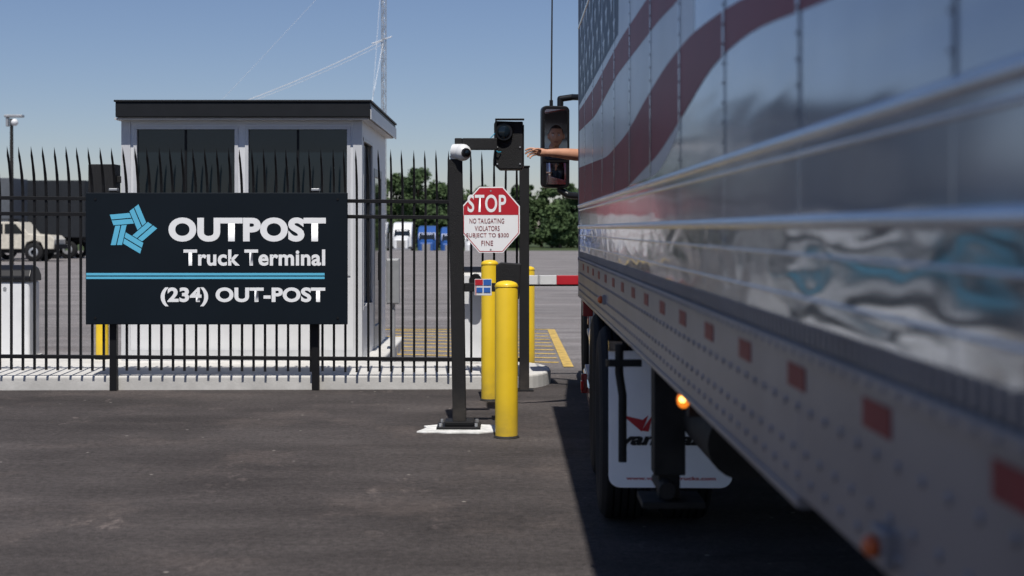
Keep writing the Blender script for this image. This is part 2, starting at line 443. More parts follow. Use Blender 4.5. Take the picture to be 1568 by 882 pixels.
text('lettering_3', 'SUBJECT TO $300', X(714), X(779), Z(365), Z(357), SY-0.003, 'redtext', g, 0.004, 1.05)
text('lettering_4', 'FINE', X(737), X(755), Z(376), Z(368.5), SY-0.003, 'redtext', g, 0.004, 1.05)
MB().box(-0.2, -0.15, SY+0.005, SY+0.10, 1.45, 2.0).cyl((-.175, SY-.004, 2.03), (-.175, SY, 2.03), .009, n=8).cyl((-.175, SY-.004, 1.44), (-.175, SY, 1.44), .009, n=8).done('bracket', 'galv', g)

# ------------------------------------------------------------------ guard booth
g = group('guard_booth', (-3.03, 17.8, 0.145))
bx0, bx1, by0, by1, bz0, bz1 = -4.39, -1.674, 16.2, 19.4, 0.147, 2.88
w = MB()
zb_, zt_ = 1.15, 2.78
wl0, wl1, wr0, wr1 = -4.245, -3.095, -2.975, -1.815
T = 0.10
w.box(bx0, bx1, by0, by0+T, bz0, zb_)
w.box(bx0, bx1, by0, by0+T, zt_, bz1)
for a, b in ((bx0, wl0), (wl1, wr0), (wr1, bx1)): w.box(a, b, by0, by0+T, zb_+.0, zt_)
w.box(bx0, bx0+T, by0+T, by1, bz0, bz1)
w.box(bx0+T, bx1, by1-T, by1, bz0, 1.1); w.box(bx0+T, bx1, by1-T, by1, 2.75, bz1); w.box(bx0+T, bx0+.35, by1-T, by1, 1.1, 2.75); w.box(bx1-.35, bx1, by1-T, by1, 1.1, 2.75)
w.box(bx1-T, bx1, by0+T, 16.36, bz0, bz1)
w.box(bx1-T, bx1, 16.36, 17.5, bz0, 0.75); w.box(bx1-T, bx1, 16.36, 17.5, 2.70, bz1)
w.box(bx1-T, bx1, 17.5, 17.72, bz0, bz1)
w.box(bx1-T, bx1, 17.72, 18.75, 2.40, bz1)
w.box(bx1-T, bx1, 18.75, by1-T, bz0, bz1)
w.done('walls', 'wall', g)
w = MB()
for a, b in ((wl0, wl1), (wr0, wr1)):
    w.box(a-.02, a+.018, by0-.012, by0+.05, zb_, zt_); w.box(b-.018, b+.02, by0-.012, by0+.05, zb_, zt_)
    w.box(a-.02, b+.02, by0-.013, by0+.05, zt_-.0, zt_+.035); w.box(a-.02, b+.02, by0-.013, by0+.05, zb_-.035, zb_)
w.box(bx1-.01, bx1+.012, 16.36, 16.41, .75, 2.7); w.box(bx1-.01, bx1+.012, 17.45, 17.5, .75, 2.7)
w.box(bx1-.012, bx1+.013, 16.36, 17.5, 2.66, 2.70); w.box(bx1-.012, bx1+.013, 16.36, 17.5, .71, .75)
w.done('window_frames', 'walltrim', g)
w = MB()
w.box(bx1-.05, bx1+.010, 17.72, 17.80, bz0, 2.4); w.box(bx1-.05, bx1+.010, 18.67, 18.75, bz0, 2.4)
w.box(bx1-.05, bx1+.009, 17.80, 18.67, bz0, .42); w.box(bx1-.05, bx1+.009, 17.80, 18.67, 2.3, 2.4)
w.done('door_frame', 'grey', g)
MB().box(bx1-.03, bx1-.01, 17.80, 18.67, .42, 2.3).box(bx1-.06, bx1-.04, 16.41, 17.45, .75, 2.66).done('side_glass', 'glass', g)
MB().cyl((bx1+.05, 17.9, 1.0), (bx1+.05, 17.9, 1.35), .015).done('door_handle', 'chrome', g)
MB().box(wl0+.0185, wl1-.0185, by0+.03, by0+.04, zb_, zt_).box(wr0+.0185, wr1-.0185, by0+.03, by0+.04, zb_, zt_).box(bx0+.35, bx1-.35, by1-.06, by1-.05, 1.1, 2.75).done('window_glass', 'glass', g)
MB().box(-3.69, -3.665, by0+.018, by0+.029, zb_, zt_).box(-2.41, -2.385, by0+.018, by0+.029, zb_, zt_).done('window_sashes', 'black', g)
MB().box(bx0+T, bx1-T, by0+T, by1-T, bz0, bz0+.03).done('floor', 'interior', g)
w = MB()
w.box(bx0-.012, bx0+.09, by0-.014, by0, bz0, bz1); w.box(bx1-.09, bx1+.012, by0-.014, by0, bz0, bz1)
w.box(bx1, bx1+.012, by0, by0+.09, bz0, bz1)
w.box(bx0-.012, bx1+.012, by0-.016, by0-.0145, bz0, bz0+.12)
w.done('corner_trim', 'walltrim', g)
MB().box(bx0-.06, bx1+.10, by0-.12, by1+.1, 2.882, 2.905).done('soffit', 'walltrim', g)
rx0, rx1, ry0, ry1 = -4.425, -1.555, 16.02, 19.65
MB().box(rx0, rx1, ry0, ry1, 2.907, 3.075).done('roof', 'roof', g, 0.008)
MB().box(rx1+.001, rx1+.012, ry0+.03, ry1, 2.885, 3.03).done('side_fascia', 'walltrim', g)
MB().box(rx0-.015, rx1+.018, ry0-.015, ry1+.01, 3.077, 3.10).done('roof_edge', 'roof', g, 0.005)

# ------------------------------------------------------------------ card reader kiosk post
g = group('access_kiosk', (-0.405, 11.75, 0))
k = MB(); k.add([(-.455, 11.69, .03), (-.345, 11.69, .03), (-.345, 11.80, .03), (-.455, 11.80, .03), (-.495, 11.69, 2.22), (-.378, 11.69, 2.22), (-.378, 11.80, 2.22), (-.495, 11.80, 2.22)],
      [(0, 3, 2, 1), (4, 5, 6, 7), (0, 1, 5, 4), (1, 2, 6, 5), (2, 3, 7, 6), (3, 0, 4, 7)])
k.done('post', 'blackrough', g, 0.006)
MB().box(-.585, -.225, 11.58, 11.90, 0.013, 0.032).box(-.52, -.28, 11.63, 11.86, .033, .07).done('base_plate', 'black', g, 0.006)
bt = MB()
for xx in (-.55, -.26):
    for yy in (11.61, 11.87): bt.cyl((xx, yy, .033), (xx, yy, .06), .014, n=6)
bt.done('anchor_bolts', 'galv', g)
MB().box(-.377, -.09, 11.70, 11.79, 2.30, 2.395).box(-.44, -.378, 11.70, 11.79, 2.222, 2.395).done('arm', 'blackrough', g, 0.006)
kb = MB(); kb.prism([(-.115, 2.19), (-.07, 2.145), (.112, 2.145), (.125, 2.16), (.125, 2.545), (.06, 2.545), (-.10, 2.55), (-.118, 2.53)], 'Y', 11.88, 12.18)
kb.done('intercom_housing', 'blackrough', g, 0.010, 3)
MB().box(.126, .134, 11.90, 12.16, 2.17, 2.52).done('intercom_face', 'blackplastic', g, 0.003)
MB().box(-.108, .135, 11.82, 11.875, 2.552, 2.566).box(-.108, -.095, 11.82, 11.875, 2.30, 2.552).done('sun_hood', 'black', g, 0.004)
ln = MB()
ln.cyl((-.035, 11.878, 2.455), (-.035, 11.845, 2.455), .075, .07, 28)
ln.done('camera_bezel', 'blackplastic', g, 0.004)
ln = MB(); ln.sphere((-.035, 11.846, 2.455), .055, 20, 12, (1, .35, 1)); ln.done('camera_lens', 'glass', g)
sc_ = MB()
for xx in (-.09, .10):
    for zz in (2.19, 2.33): sc_.cyl((xx, 11.878, zz), (xx, 11.872, zz), .007, n=8)
sc_.done('screws', 'galv', g)
cb = MB(); pts = []
for i in range(15):
    t = i/14.0; pts.append((-.10-0.055*math.sin(math.pi*t)-.0, 11.86-.02*math.sin(3*t), 2.45-.15*t+.0))
cb.tube(pts, .0045, 6); cb.tube([(-.10, 11.86, 2.45), (-.07, 11.85, 2.47), (-.05, 11.85, 2.46)], .0045, 6); cb.tube([(-.10, 11.85, 2.30), (-.08, 11.85, 2.285), (-.06, 11.87, 2.29)], .0045, 6)
cb.done('blue_cable', 'bluecable', g)
MB().box(-.36, -.10, 11.71, 11.78, 1.13, 1.20).done('lower_arm', 'blackrough', g, 0.004)
rb = MB(); rb.prism([(-.10, 1.10), (.09, 1.07), (.098, 1.20), (.108, 1.36), (-.06, 1.37), (-.10, 1.345)], 'Y', 11.66, 11.84); rb.done('lower_reader', 'blackrough', g, 0.008)
MB().box(-.275, -.135, 11.690, 11.705, 1.10, 1.235).done('sticker_plate', 'white', g, 0.002)
MB().box(-.272, -.207, 11.686, 11.689, 1.185, 1.232).box(-.268, -.262, 11.686, 11.689, 1.105, 1.18).done('sticker_red', 'red', g)
MB().box(-.203, -.139, 11.686, 11.689, 1.185, 1.232).box(-.26, -.21, 11.686, 11.689, 1.125, 1.165).box(-.20, -.145, 11.686, 11.689, 1.125, 1.165).done('sticker_blue', 'blue', g)
g = group('security_camera', (-.37, 11.72, 2.2))
dc = MB(); dc.sphere((-.372, 11.68, 2.275), .070, 24, 16); dc.cyl((-.45, 11.72, 2.285), (-.38, 11.69, 2.28), .062, .066, 24); dc.done('housing', 'white', g)
MB().cyl((-.345, 11.625, 2.27), (-.335, 11.60, 2.268), .040, .034, 24).done('bezel', 'blackplastic', g, 0.003)
MB().sphere((-.334, 11.60, 2.268), .022, 16, 10).done('lens', 'glass', g)
MB().cyl((-.43, 11.73, 2.222), (-.43, 11.73, 2.25), .045, .055, 20).done('mount', 'white', g)

# ------------------------------------------------------------------ bollards
def bollard(x, y, r, h, base=0.0):
    g = group('bollard', (x, y, base))
    prof = [(r, 0), (r, h-r*0.42)]
    for i in range(1, 9):
        a = i/8*math.pi/2
        prof.append((r*math.cos(a)+0.0001, h-r*.42+r*.42*math.sin(a)))
    MB().lathe((x, y, base), prof, 36, 'Z').done('sleeve', 'yellow', g)
    MB().lathe((x, y, base), [(r+.002, h-r*0.55), (r+.005, h-r*.5), (r+.002, h-r*.45)], 36, 'Z').done('cap_seam', 'yellow', g)
    MB().lathe((x, y, base), [(r+.012, 0.003), (r+.003, 0.018), (r, .02)], 24, 'Z').done('foot_seal', 'dirtyblack', g)
bollard(-.013, 11.23, .090, 1.24)
bollard(-.176, 13.66, .082, 1.35)
bollard(.235, 17.1, .085, 1.2)
bollard(-4.68, 16.4, .072, .85, 0.145)

# ------------------------------------------------------------------ barrier gates / operators
def operator(cx, cy, wd, band=True):
    g = group('gate_operator', (cx, cy, .145))
    b = MB(); b.prism([(cx-wd/2, cy-.17), (cx+wd/2, cy-.17), (cx+wd/2, cy+.2), (cx-wd/2, cy+.2)], 'Z', .147, 1.03); b.done('cabinet', 'white', g, 0.03, 4)
    b = MB(); b.prism([(cy-.19, 1.032), (cy+.22, 1.032), (cy+.22, 1.10), (cy+.12, 1.19), (cy-.02, 1.225), (cy-.14, 1.17), (cy-.19, 1.09)], 'X', cx-wd/2-.015, cx+wd/2+.015); b.done('lid', 'blackplastic', g, 0.015, 3)
    if band:
        b = MB(); b.prism([(cy-.2, 1.035), (cy+.05, 1.035), (cy+.05, 1.12), (cy-.1, 1.15), (cy-.2, 1.09)], 'X', cx-wd/2-.02, cx+wd/2+.02); b.done('lid_band', 'white', g, 0.01)
    MB().box(cx-wd/2-.03, cx+wd/2+.03, cy-.2, cy+.23, .146, .16).done('plinth', 'concrete', g)
    MB().cyl((cx-wd*.15, cy-.172, .95), (cx-wd*.15, cy-.18, .95), .02, n=12).done('lock', 'galv', g)
    return g
operator(-5.80, 16.75, .44, False)
operator(-.36, 16.0, .36)
g = group('barrier_arm', (.0, 15.75, 1.08))
MB().cyl((-.36, 15.6, 1.08), (-.36, 15.82, 1.08), .07, n=20).done('hub', 'black', g)
xx = -.55; i = 0
aw = MB(); ar = MB()
while xx < 3.8:
    (ar if i % 2 else aw).box(xx+.0, xx+.36, 15.62, 15.66, 1.035, 1.135); xx += .361; i += 1
aw.done('white_sections', 'white', g, 0.004); ar.done('red_sections', 'red', g, 0.004)
MB().box(-.55, 3.8, 15.63, 15.65, 1.018, 1.034).done('rubber_edge', 'rubber', g)
g = group('barrier_rest_post', (3.9, 15.66, 0))
MB().box(3.82, 3.92, 15.6, 15.7, 0, 1.0).box(3.80, 3.94, 15.56, 15.6, 0.9, 1.2).box(3.80, 3.94, 15.7, 15.74, .9, 1.2).done('post', 'black', g, 0.004)

g = group('electrical_cabinet', (-1.42, 17.7, 0))
MB().box(-1.50, -1.34, 17.5, 17.62, .72, 1.28).done('box', 'grey', g, 0.008)
MB().box(-1.488, -1.352, 17.485, 17.499, .735, 1.265).done('door', 'galv', g, 0.004)
MB().cyl((-1.42, 17.56, 0), (-1.42, 17.56, .72), .028).cyl((-1.45, 17.56, 1.28), (-1.45, 17.56, 1.6), .018).done('conduit', 'grey', g)

g = group('exit_kiosk', (-4.75, 17.1, 0))
MB().box(-5.02, -4.70, 17.0, 17.25, 1.95, 2.42).box(-4.70, -4.52, 17.08, 17.16, 2.2, 2.28).box(-4.56, -4.46, 17.04, 17.16, .147, 2.3).done('housing', 'blackrough', g, 0.008)

# ------------------------------------------------------------------ street lamp, mast, distant vehicles
g = group('street_lamp', (-19.2, 55, 0))
MB().cyl((-19.2, 55, 0), (-19.2, 55, 5.9), .09, .06, 12).done('pole', 'dirtyblack', g)
MB().box(-19.45, -18.75, 54.85, 55.15, 5.95, 6.05).box(-19.4, -19.3, 54.9, 55.1, 5.6, 5.94).done('head', 'galv', g, 0.02)
MB().sphere((-19.05, 54.9, 5.75), .14, 12, 8).done('camera', 'white', g)

g = group('lattice_mast', (-5.25, 60, 0))
lm = MB(); c = (-5.25, 60); rr = .11; H = 17.0
leg = [(c[0]+rr*math.cos(a), c[1]+rr*math.sin(a)) for a in (0.5, 0.5+2.094, 0.5+4.189)]
for p in leg: lm.cyl((p[0], p[1], 0), (p[0], p[1], H), .019, n=6)
zz = 0; i = 0
while zz < H-.3:
    for j in range(3):
        a = leg[j]; b = leg[(j+1) % 3]
        if (i+j) % 2: a, b = b, a
        lm.cyl((a[0], a[1], zz), (b[0], b[1], zz+.34), .010, n=5)
        lm.cyl((a[0], a[1], zz), (b[0], b[1], zz), .008, n=5)
    zz += .34; i += 1
lm.done('lattice', 'galv', g)
lm = MB()
def sag(a, b, sg, r, n=14):
    a = Vector(a); b = Vector(b)
    P_ = [a.lerp(b, i/n)-Vector((0, 0, sg*4*(i/n)*(1-i/n))) for i in range(n+1)]
    for p, q in zip(P_[:-1], P_[1:]): lm.cyl(p, q, r, r, 5)
sag((-5.25, 60, 9.6), (-14.5, 60, 5.9), .25, .015)
sag((-5.25, 60, 9.45), (-14.5, 60, 5.8), .25, .008)
sag((-5.25, 60, 14.5), (-14.5, 60, 4.6), .15, .005)
sag((-5.25, 60, 9.6), (-5.75, 57, 5.2), .02, .010)
sag((-5.25, 60, 13.6), (-5.55, 58, 6.5), .02, .007)
lm.cyl((-5.75, 60, 9.45), (-4.9, 60, 9.75), .022, n=6)
lm.done('guy_wires', 'white', g)

def wheel(b, c, r, w, n=28):
    b.lathe(c, [(r*.55, -w/2), (r*.9, -w/2), (r, -w*.38), (r, w*.38), (r*.9, w/2), (r*.55, w/2)], n, 'X')
def wheelY(b, c, r, w, n=24):
    prof = [(r*.55, -w/2), (r*.9, -w/2), (r, -w*.38), (r, w*.38), (r*.9, w/2), (r*.55, w/2)]
    t = MB(); t.lathe((0, 0, 0), prof, n, 'X')
    b.add([(c[0]+p[1], c[1]+p[0], c[2]+p[2]) for p in t.v], t.f, True)

g = group('parked_suv', (-25, 72, 0))
b = MB()
yo = 71.2
b.prism([(-27.4, .62), (-27.0, .62), (-26.85, .95), (-26.5, 1.06), (-26.15, .95), (-26.0, .62), (-24.25, .62), (-24.1, .95), (-23.75, 1.06), (-23.4, .95), (-23.25, .62), (-22.75, .62), (-22.70, 1.1), (-22.9, 1.30), (-24.0, 1.38), (-24.5, 1.98), (-27.3, 2.02), (-27.45, 1.2)], 'Y', yo, yo+1.8)
b.done('body', 'beige', g, 0.04, 3)
MB().prism([(-27.1, 1.40), (-26.25, 1.40), (-26.25, 1.88), (-27.1, 1.88)], 'Y', yo-.02, yo).prism([(-26.15, 1.40), (-25.3, 1.40), (-25.3, 1.88), (-26.15, 1.88)], 'Y', yo-.02, yo).prism([(-25.2, 1.40), (-24.25, 1.40), (-24.65, 1.88), (-25.2, 1.88)], 'Y', yo-.02, yo).done('windows', 'glass', g)
b = MB()
for xw in (-26.5, -23.75):
    for yy in (yo+.1, yo+1.7): wheelY(b, (xw, yy, .46), .46, .3)
b.box(-22.75, -22.55, yo+.1, yo+1.7, .62, .85).box(-27.2, -23.0, yo+.2, yo+1.6, .42, .61).box(-27.2, -24.9, yo+.2, yo+1.6, 2.10, 2.14)
for xx in (-27.0, -26.0, -25.1): b.box(xx, xx+.05, yo+.25, yo+1.5, 2.03, 2.10)
b.done('tyres_and_trim', 'rubber', g)
b = MB()
for xw in (-26.5, -23.75): wheelY(b, (xw, yo-.02, .46), .24, .12)
b.done('rims', 'galv', g)

def semi_trailer(name, x0, x1, y0, y1, mt):
    g = group(name, ((x0+x1)/2, y0, 0))
    MB().box(x0, x1, y0, y1, 1.15, 4.3).done('box', mt, g, 0.04)
    r_ = MB()
    n = int((x1-x0)/1.2)
    for i in range(n+1):
        xx = x0+.05+i*(x1-x0-.1)/max(1, n); r_.box(xx-.03, xx+.03, y0-.025, y0, 1.2, 4.25)
    r_.done('side_posts', mt, g)
    b = MB(); b.box(x0+.3, x1-.3, y0+.6, y1-.6, .9, 1.15)
    for xw in (x0+1.1, x0+2.3, x1-1.0):
        wheelY(b, (xw, y0+.25, .5), .5, .3); wheelY(b, (xw, y1-.25, .5), .5, .3)
    b.done('chassis', 'rubber', g)
    b = MB()
    for xw in (x0+1.1, x0+2.3, x1-1.0): wheelY(b, (xw, y0+.1, .5), .27, .1)
    b.done('rims', 'galv', g)
    return g
semi_trailer('parked_trailer', -27.2, -23.2, 78.0, 80.6, 'darkbox')
semi_trailer('parked_trailer', -40.0, -25.9, 74.2, 76.7, 'greybox')

def tractor_unit(x, y, z, m):
    g = group('parked_truck', (x, y, z))
    MB().prism([(y-2.2, z+.7), (y-2.2, z+1.9), (y-.4, z+2.2), (y+.1, z+3.1), (y+.1, z+.7)], 'X', x-.85, x+.85).done('hood', m, g, 0.18, 3)
    MB().prism([(y-.35, z+.7), (y-.35, z+2.2), (y+.15, z+3.1), (y+1.0, z+3.8), (y+3.0, z+3.95), (y+3.0, z+.7)], 'X', x-1.15, x+1.15).done('cab', m, g, 0.15, 3)
    MB().add([(x-1.0, y-.40, z+2.25), (x+1.0, y-.40, z+2.25), (x+.9, y+.08, z+3.05), (x-.9, y+.08, z+3.05)], [(0, 1, 2, 3)]).done('windscreen', 'glass', g)
    MB().box(x-.5, x+.5, y-2.25, y-2.2, z+.8, z+1.75).box(x-1.2, x+1.2, y-2.4, y-2.2, z+.4, z+.75).done('grille', 'chrome', g, .02)
    b = MB()
    for sx in (-1.05, 1.05):
        for yy in (y-1.3, y+4, y+5.3): wheel(b, (x+sx, yy, z+.5), .5, .32)
    b.box(x-.5, x+.5, y+3, y+6, z+.8, z+1.05)
    b.box(x-1.42, x-1.25, y-.1, y+.1, z+1.9, z+2.7); b.box(x+1.25, x+1.42, y-.1, y+.1, z+1.9, z+2.7)
    b.done('running_gear', 'rubber', g)
tractor_unit(-12.8, 172, -1.5, M['white'])
tractor_unit(-9.9, 174, -1.95, M['vanblue'])
tractor_unit(-15.9, 173, -1.5, M['white'])
tractor_unit(-7.2, 176, -2.1, M['vanblue'])
tractor_unit(-4.2, 176, -2.1, M['white'])

# ------------------------------------------------------------------ trees (one distant mass)
def tree_mass():
    trunk = MB()
    def htop(x):
        pts = [(-400, 9), (-120, 9), (-60, 8), (-30, 11.5), (-24, 14.0), (-17, 14.0), (-12, 12.6), (-8, 11), (-4, 10.2), (0, 10.2), (5, 10.8), (12, 10.0), (40, 11), (120, 12), (400, 12)]
        return np.interp(x, [p[0] for p in pts], [p[1] for p in pts])
    trees = []
    x = -150
    while x < 70:
        near = -30 < x < 20
        step = 2.2 if near else 5.0
        trees.append((x+random.uniform(-.8, .8), 232+random.uniform(-5, 5), 1.0)); x += step*random.uniform(.8, 1.2)
    x = -150
    while x < 60:
        step = 2.6 if -30 < x < 20 else 7
        trees.append((x+random.uniform(-1, 1), 224+random.uniform(-3, 3), random.uniform(.5, .8))); x += step*random.uniform(.7, 1.3)
    V = []
    for (tx, ty, sc) in trees:
        H = (htop(tx)*random.uniform(.86, 1.06))*sc; zb = -1.4
        W = H*random.uniform(.26, .36)
        trunk.cyl((tx, ty, zb), (tx+random.uniform(-.3, .3), ty, zb+H*.7), .28, .10, 7)
        near = -30 < tx < 20
        nb = 20 if near else 8
        for k in range(nb):
            a = random.uniform(0, 6.28); rr_ = random.uniform(0, .8)*W; hz = zb+H*random.uniform(.08, .92)
            fall = 1-.5*max(0, (hz-zb)/H-.55)/.45
            c = np.array([tx+rr_*math.cos(a)*fall, ty+rr_*math.sin(a)*fall, hz]); rad = W*random.uniform(.26, .46)
            if hz+rad > zb+H*1.02: c[2] = zb+H*1.02-rad
            trunk.cyl((tx, ty, zb+H*.3), tuple(c), .08, .03, 4)
            n = 170 if near else 60
            d = rng.normal(size=(n, 3)); d /= np.linalg.norm(d, axis=1)[:, None]
            r = rad*(rng.random(n)**.4)[:, None]
            ctr = c+d*r*np.array([1, 1, .8])
            u = rng.normal(size=(n, 3)); u /= np.linalg.norm(u, axis=1)[:, None]
            w_ = np.cross(u, rng.normal(size=(n, 3))); w_ /= np.linalg.norm(w_, axis=1)[:, None]
            sz = (rng.uniform(.16, .36, n) if near else rng.uniform(.35, .7, n))[:, None]
            q = np.stack([ctr-u*sz, ctr+w_*sz*.7, ctr+u*sz, ctr-w_*sz*.7], 1)
            V.append(q.reshape(-1, 3))
    V = np.concatenate(V); nq = len(V)//4
    me = bpy.data.meshes.new('crowns')
    me.vertices.add(len(V)); me.vertices.foreach_set('co', V.ravel())
    me.loops.add(nq*4); me.loops.foreach_set('vertex_index', np.arange(nq*4))
    me.polygons.add(nq); me.polygons.foreach_set('loop_start', np.arange(0, nq*4, 4))
    me.update(calc_edges=True)
    me.materials.append(M['leaf'])
    o = bpy.data.objects.new('crowns', me); COL.objects.link(o)
    g = group('distant_trees', (0, 230, -1.4)); attach(o, g)
    trunk.done('trunks', 'bark', g)
tree_mass()

# ------------------------------------------------------------------ semi trailer (foreground)
TX = 0.55; TF = 11.0; TR = -5.2
g = group('semi_trailer', (1.85, 3, 0))
MB().box(TX+.012, 3.15, TR, TF-.05, 1.30, 4.08).done('box', 'skinpanel', g)
pn = MB()
ylist = sorted([1.76+.93*i for i in range(-7, 11) if TR < 1.76+.93*i < TF-.2]+[TR, TF])
for a, b in zip(ylist[:-1], ylist[1:]):
    pn.box(TX, TX+.011, a+.002, b-.002, 1.665, 4.05)
pn.done('side_panels', 'skinpanel', g, 0.0015)
pn = MB()
for a, b in zip(ylist[:-1], ylist[1:]):
    pn.box(TX, TX+.011, a+.002, b-.002, 1.435, 1.66)
pn.done('stainless_panels', 'stainless', g, 0.0015)
pn = MB()
for y in ylist[1:-1]: pn.box(TX-.0036, TX-.003, y-.012, y+.012, 1.84, 4.05)
pn.done('panel_joints', 'skinpanel', g)
pn = MB()
for y in ylist[1:-1]:
    z = 1.87
    while z < 2.7: pn.sphere((TX-.004, y, z), .004, 6, 4, (.6, 1, 1)); z += .05
pn.done('joint_rivets', 'rail', g)
bd = MB()
for zc, r in ((1.662, .014), (1.822, .014), (1.79, .006), (1.60, .004), (1.52, .004), (3.2, .012)):
    bd.cyl((TX, TR, zc), (TX, TF, zc), r, n=16)
bd.done('beads', 'bead', g)
fl = MB(); y = .9
while y < TF-.1:
    fl.box(TX-.005, TX-.0005, y, y+.016, 1.437, 1.475); y += .045
fl.done('flutes', 'rail', g)
rl = MB()
rl.box(TX-.004, TX+.05, 2.66, TF, 1.125, 1.432)
rl.box(TX-.004, TX+.05, TR, 2.657, 1.150, 1.432)
rl.box(TX-.012, TX-.0045, TR, TF, 1.405, 1.430)
rl.box(TX-.010, TX-.0045, 2.66, TF, 1.127, 1.145)
rl.done('bottom_rail', 'rail', g, 0.002)
rv = MB(); y = .6
while y < TF:
    for zz in (1.185, 1.235, 1.315):
        rv.sphere((TX-.005, y+(0.04 if zz == 1.235 else 0), zz), .009, 8, 6, (.5, 1, 1))
    y += .115 if y > 1.2 else .1
rv.done('rivets', 'rail', g)
rv = MB(); y = .6
while y < TF:
    rv.sphere((TX-.013, y, 1.418), .006, 6, 4, (.5, 1, 1)); y += .08
rv.done('rivets_top', 'rail', g)
tp = MB(); y = 1.52
while y < TF-.3:
    tp.box(TX-.006, TX-.0045, y-.08, y+.08, 1.348, 1.393); y += .585
tp.done('tape_red', 'tapered', g)
MB().box(TX-.006, TX+.06, TF-.001, TF+.03, 1.13, 4.08).done('front_corner', 'rail', g, .004)
MB().box(TX, 3.15, TR, TF, 4.082, 4.11).box(TX-.004, TX+.012, TR, TF, 4.052, 4.081).done('top_rail', 'rail', g)
def ribbon(name, up, lo, m, off=.0012, n=60):
    uy = [p[0] for p in up]; uz = [p[1] for p in up]; ly = [p[0] for p in lo]; lz = [p[1] for p in lo]
    a = max(min(uy), min(ly)); b_ = min(max(uy), max(ly))
    Y = np.linspace(a, b_, n); U = np.interp(Y, uy, uz); L_ = np.interp(Y, ly, lz)
    kern = np.array([1, 2, 3, 2, 1])/9.0
    U = np.convolve(np.pad(U, 2, mode='edge'), kern, 'valid'); L_ = np.convolve(np.pad(L_, 2, mode='edge'), kern, 'valid')
    vs = [(TX-off, Y[i], U[i]) for i in range(n)]+[(TX-off, Y[i], L_[i]) for i in range(n)]
    MB().add(vs, [(i, i+1, n+i+1, n+i) for i in range(n-1)]).done(name, m, g)
ribbon('flag_white_field', [(4.2, 4.04), (10.98, 4.04)], [(4.2, 2.12), (4.6, 1.95), (5.2, 1.85), (10.98, 1.838)], 'flagwhite', .0006)
ribbon('flag_stripe_a', [(2.2, 2.04), (2.44, 2.10), (3.4, 2.197), (4.25, 2.235), (4.95, 2.218), (5.65, 2.169), (6.58, 2.088), (7.88, 2.048), (10.98, 2.12)],
       [(2.2, 2.03), (2.435, 2.041), (3.22, 2.10), (3.84, 2.09), (4.4, 2.014), (5.16, 1.923), (6.58, 1.838), (10.98, 1.838)], 'flagred')
ribbon('flag_stripe_b', [(4.0, 2.55), (5.65, 2.558), (6.97, 2.577), (9, 2.55), (10.98, 2.56)],
       [(4.0, 2.40), (4.57, 2.385), (5.16, 2.408), (7.17, 2.424), (9, 2.36), (10.98, 2.40)], 'flagred')
ribbon('flag_stripe_c', [(2.0, 2.95), (4.0, 3.0), (6.9, 2.95)], [(2.0, 2.7), (4.0, 2.75), (6.9, 2.76)], 'flagred')
ribbon('flag_stripe_d', [(2.0, 3.45), (4.0, 3.5), (6.9, 3.4)], [(2.0, 3.2), (4.0, 3.25), (6.9, 3.2)], 'flagred')
MB().add([(TX-.0012, 7.1, 2.62), (TX-.0012, 10.98, 2.60), (TX-.0012, 10.98, 4.04), (TX-.0012, 6.9, 4.04)], [(0, 1, 2, 3)]).done('flag_canton', 'flagblue', g)
st = MB(); row = 0
zz = 2.70
while zz < 4.0:
    yy = 7.35+(0.2 if row % 2 else 0)
    while yy < 10.9:
        pts = []
        for k in range(10):
            a = math.pi/2+k*math.pi/5; r = .088 if k % 2 == 0 else .036
            pts.append((TX-.0024, yy+r*math.cos(a), zz+r*math.sin(a)))
        pts.append((TX-.0024, yy, zz))
        st.add(pts, [(10, k, (k+1) % 10) for k in range(10)]); yy += .40
    zz += .15; row += 1
st.done('flag_stars', 'flagwhite', g)
def lamp(y, z, nm, r=.022, x=TX-.03, m='lampamberdim'):
    MB().box(x+.008, x+.03, y-.04, y+.04, z-.026, z+.026).done(nm+'_base', 'rail', g, .003)
    MB().sphere((x, y, z), r, 14, 10, (.8, 1.4, 1)).done(nm, m, g)
lamp(8.0, 1.25, 'marker_lamp_front'); lamp(2.04, 1.195, 'marker_lamp_rear', .016)
MB().box(.585, .66, 4.60, 4.66, 1.04, 1.13).done('turn_lamp_bracket', 'dirtyblack', g)
MB().sphere((.565, 4.58, 1.098), .027, 18, 12, (.8, .6, 1)).done('turn_lamp', 'lampamber', g)
MB().sphere((.560, 4.565, 1.102), .011, 10, 8).done('turn_lamp_bulb', 'lampon', g)
uf = MB()
y = -4.8
while y < 10.8:
    uf.box(.62, 3.1, y, y+.08, 1.16, 1.29); y += .4
uf.box(1.2, 1.3, TR+.2, 9.5, .98, 1.15); uf.box(2.4, 2.5, TR+.2, 9.5, .98, 1.15)
uf.done('underframe', 'dirtyblack', g)
lgm = MB()
for xx in (.675, 2.95):
    lgm.box(xx-.065, xx+.065, 5.93, 6.07, .62, 1.16)
    lgm.box(xx-.045, xx+.045, 5.95, 6.05, .52, .62)
    lgm.box(xx-.12, xx+.14, 5.87, 6.13, .492, .52)
    lgm.cyl((xx-.02, 5.85, .57), (xx-.02, 6.15, .57), .035, n=12)
lgm.box(.74, 2.9, 5.97, 6.03, .82, .92)
lgm.cyl((.70, 6.0, 1.05), (1.3, 6.8, 1.0), .03, n=8); lgm.cyl((2.9, 6.0, .7), (2.4, 6.8, 1.1), .03, n=8)
lgm.done('landing_gear', 'dirtyblack', g, .004)
at = MB(); at.cyl((.86, 5.2, .86), (.86, 6.0, .86), .13, n=24); at.done('air_tank', 'dirtyblack', g, .01)
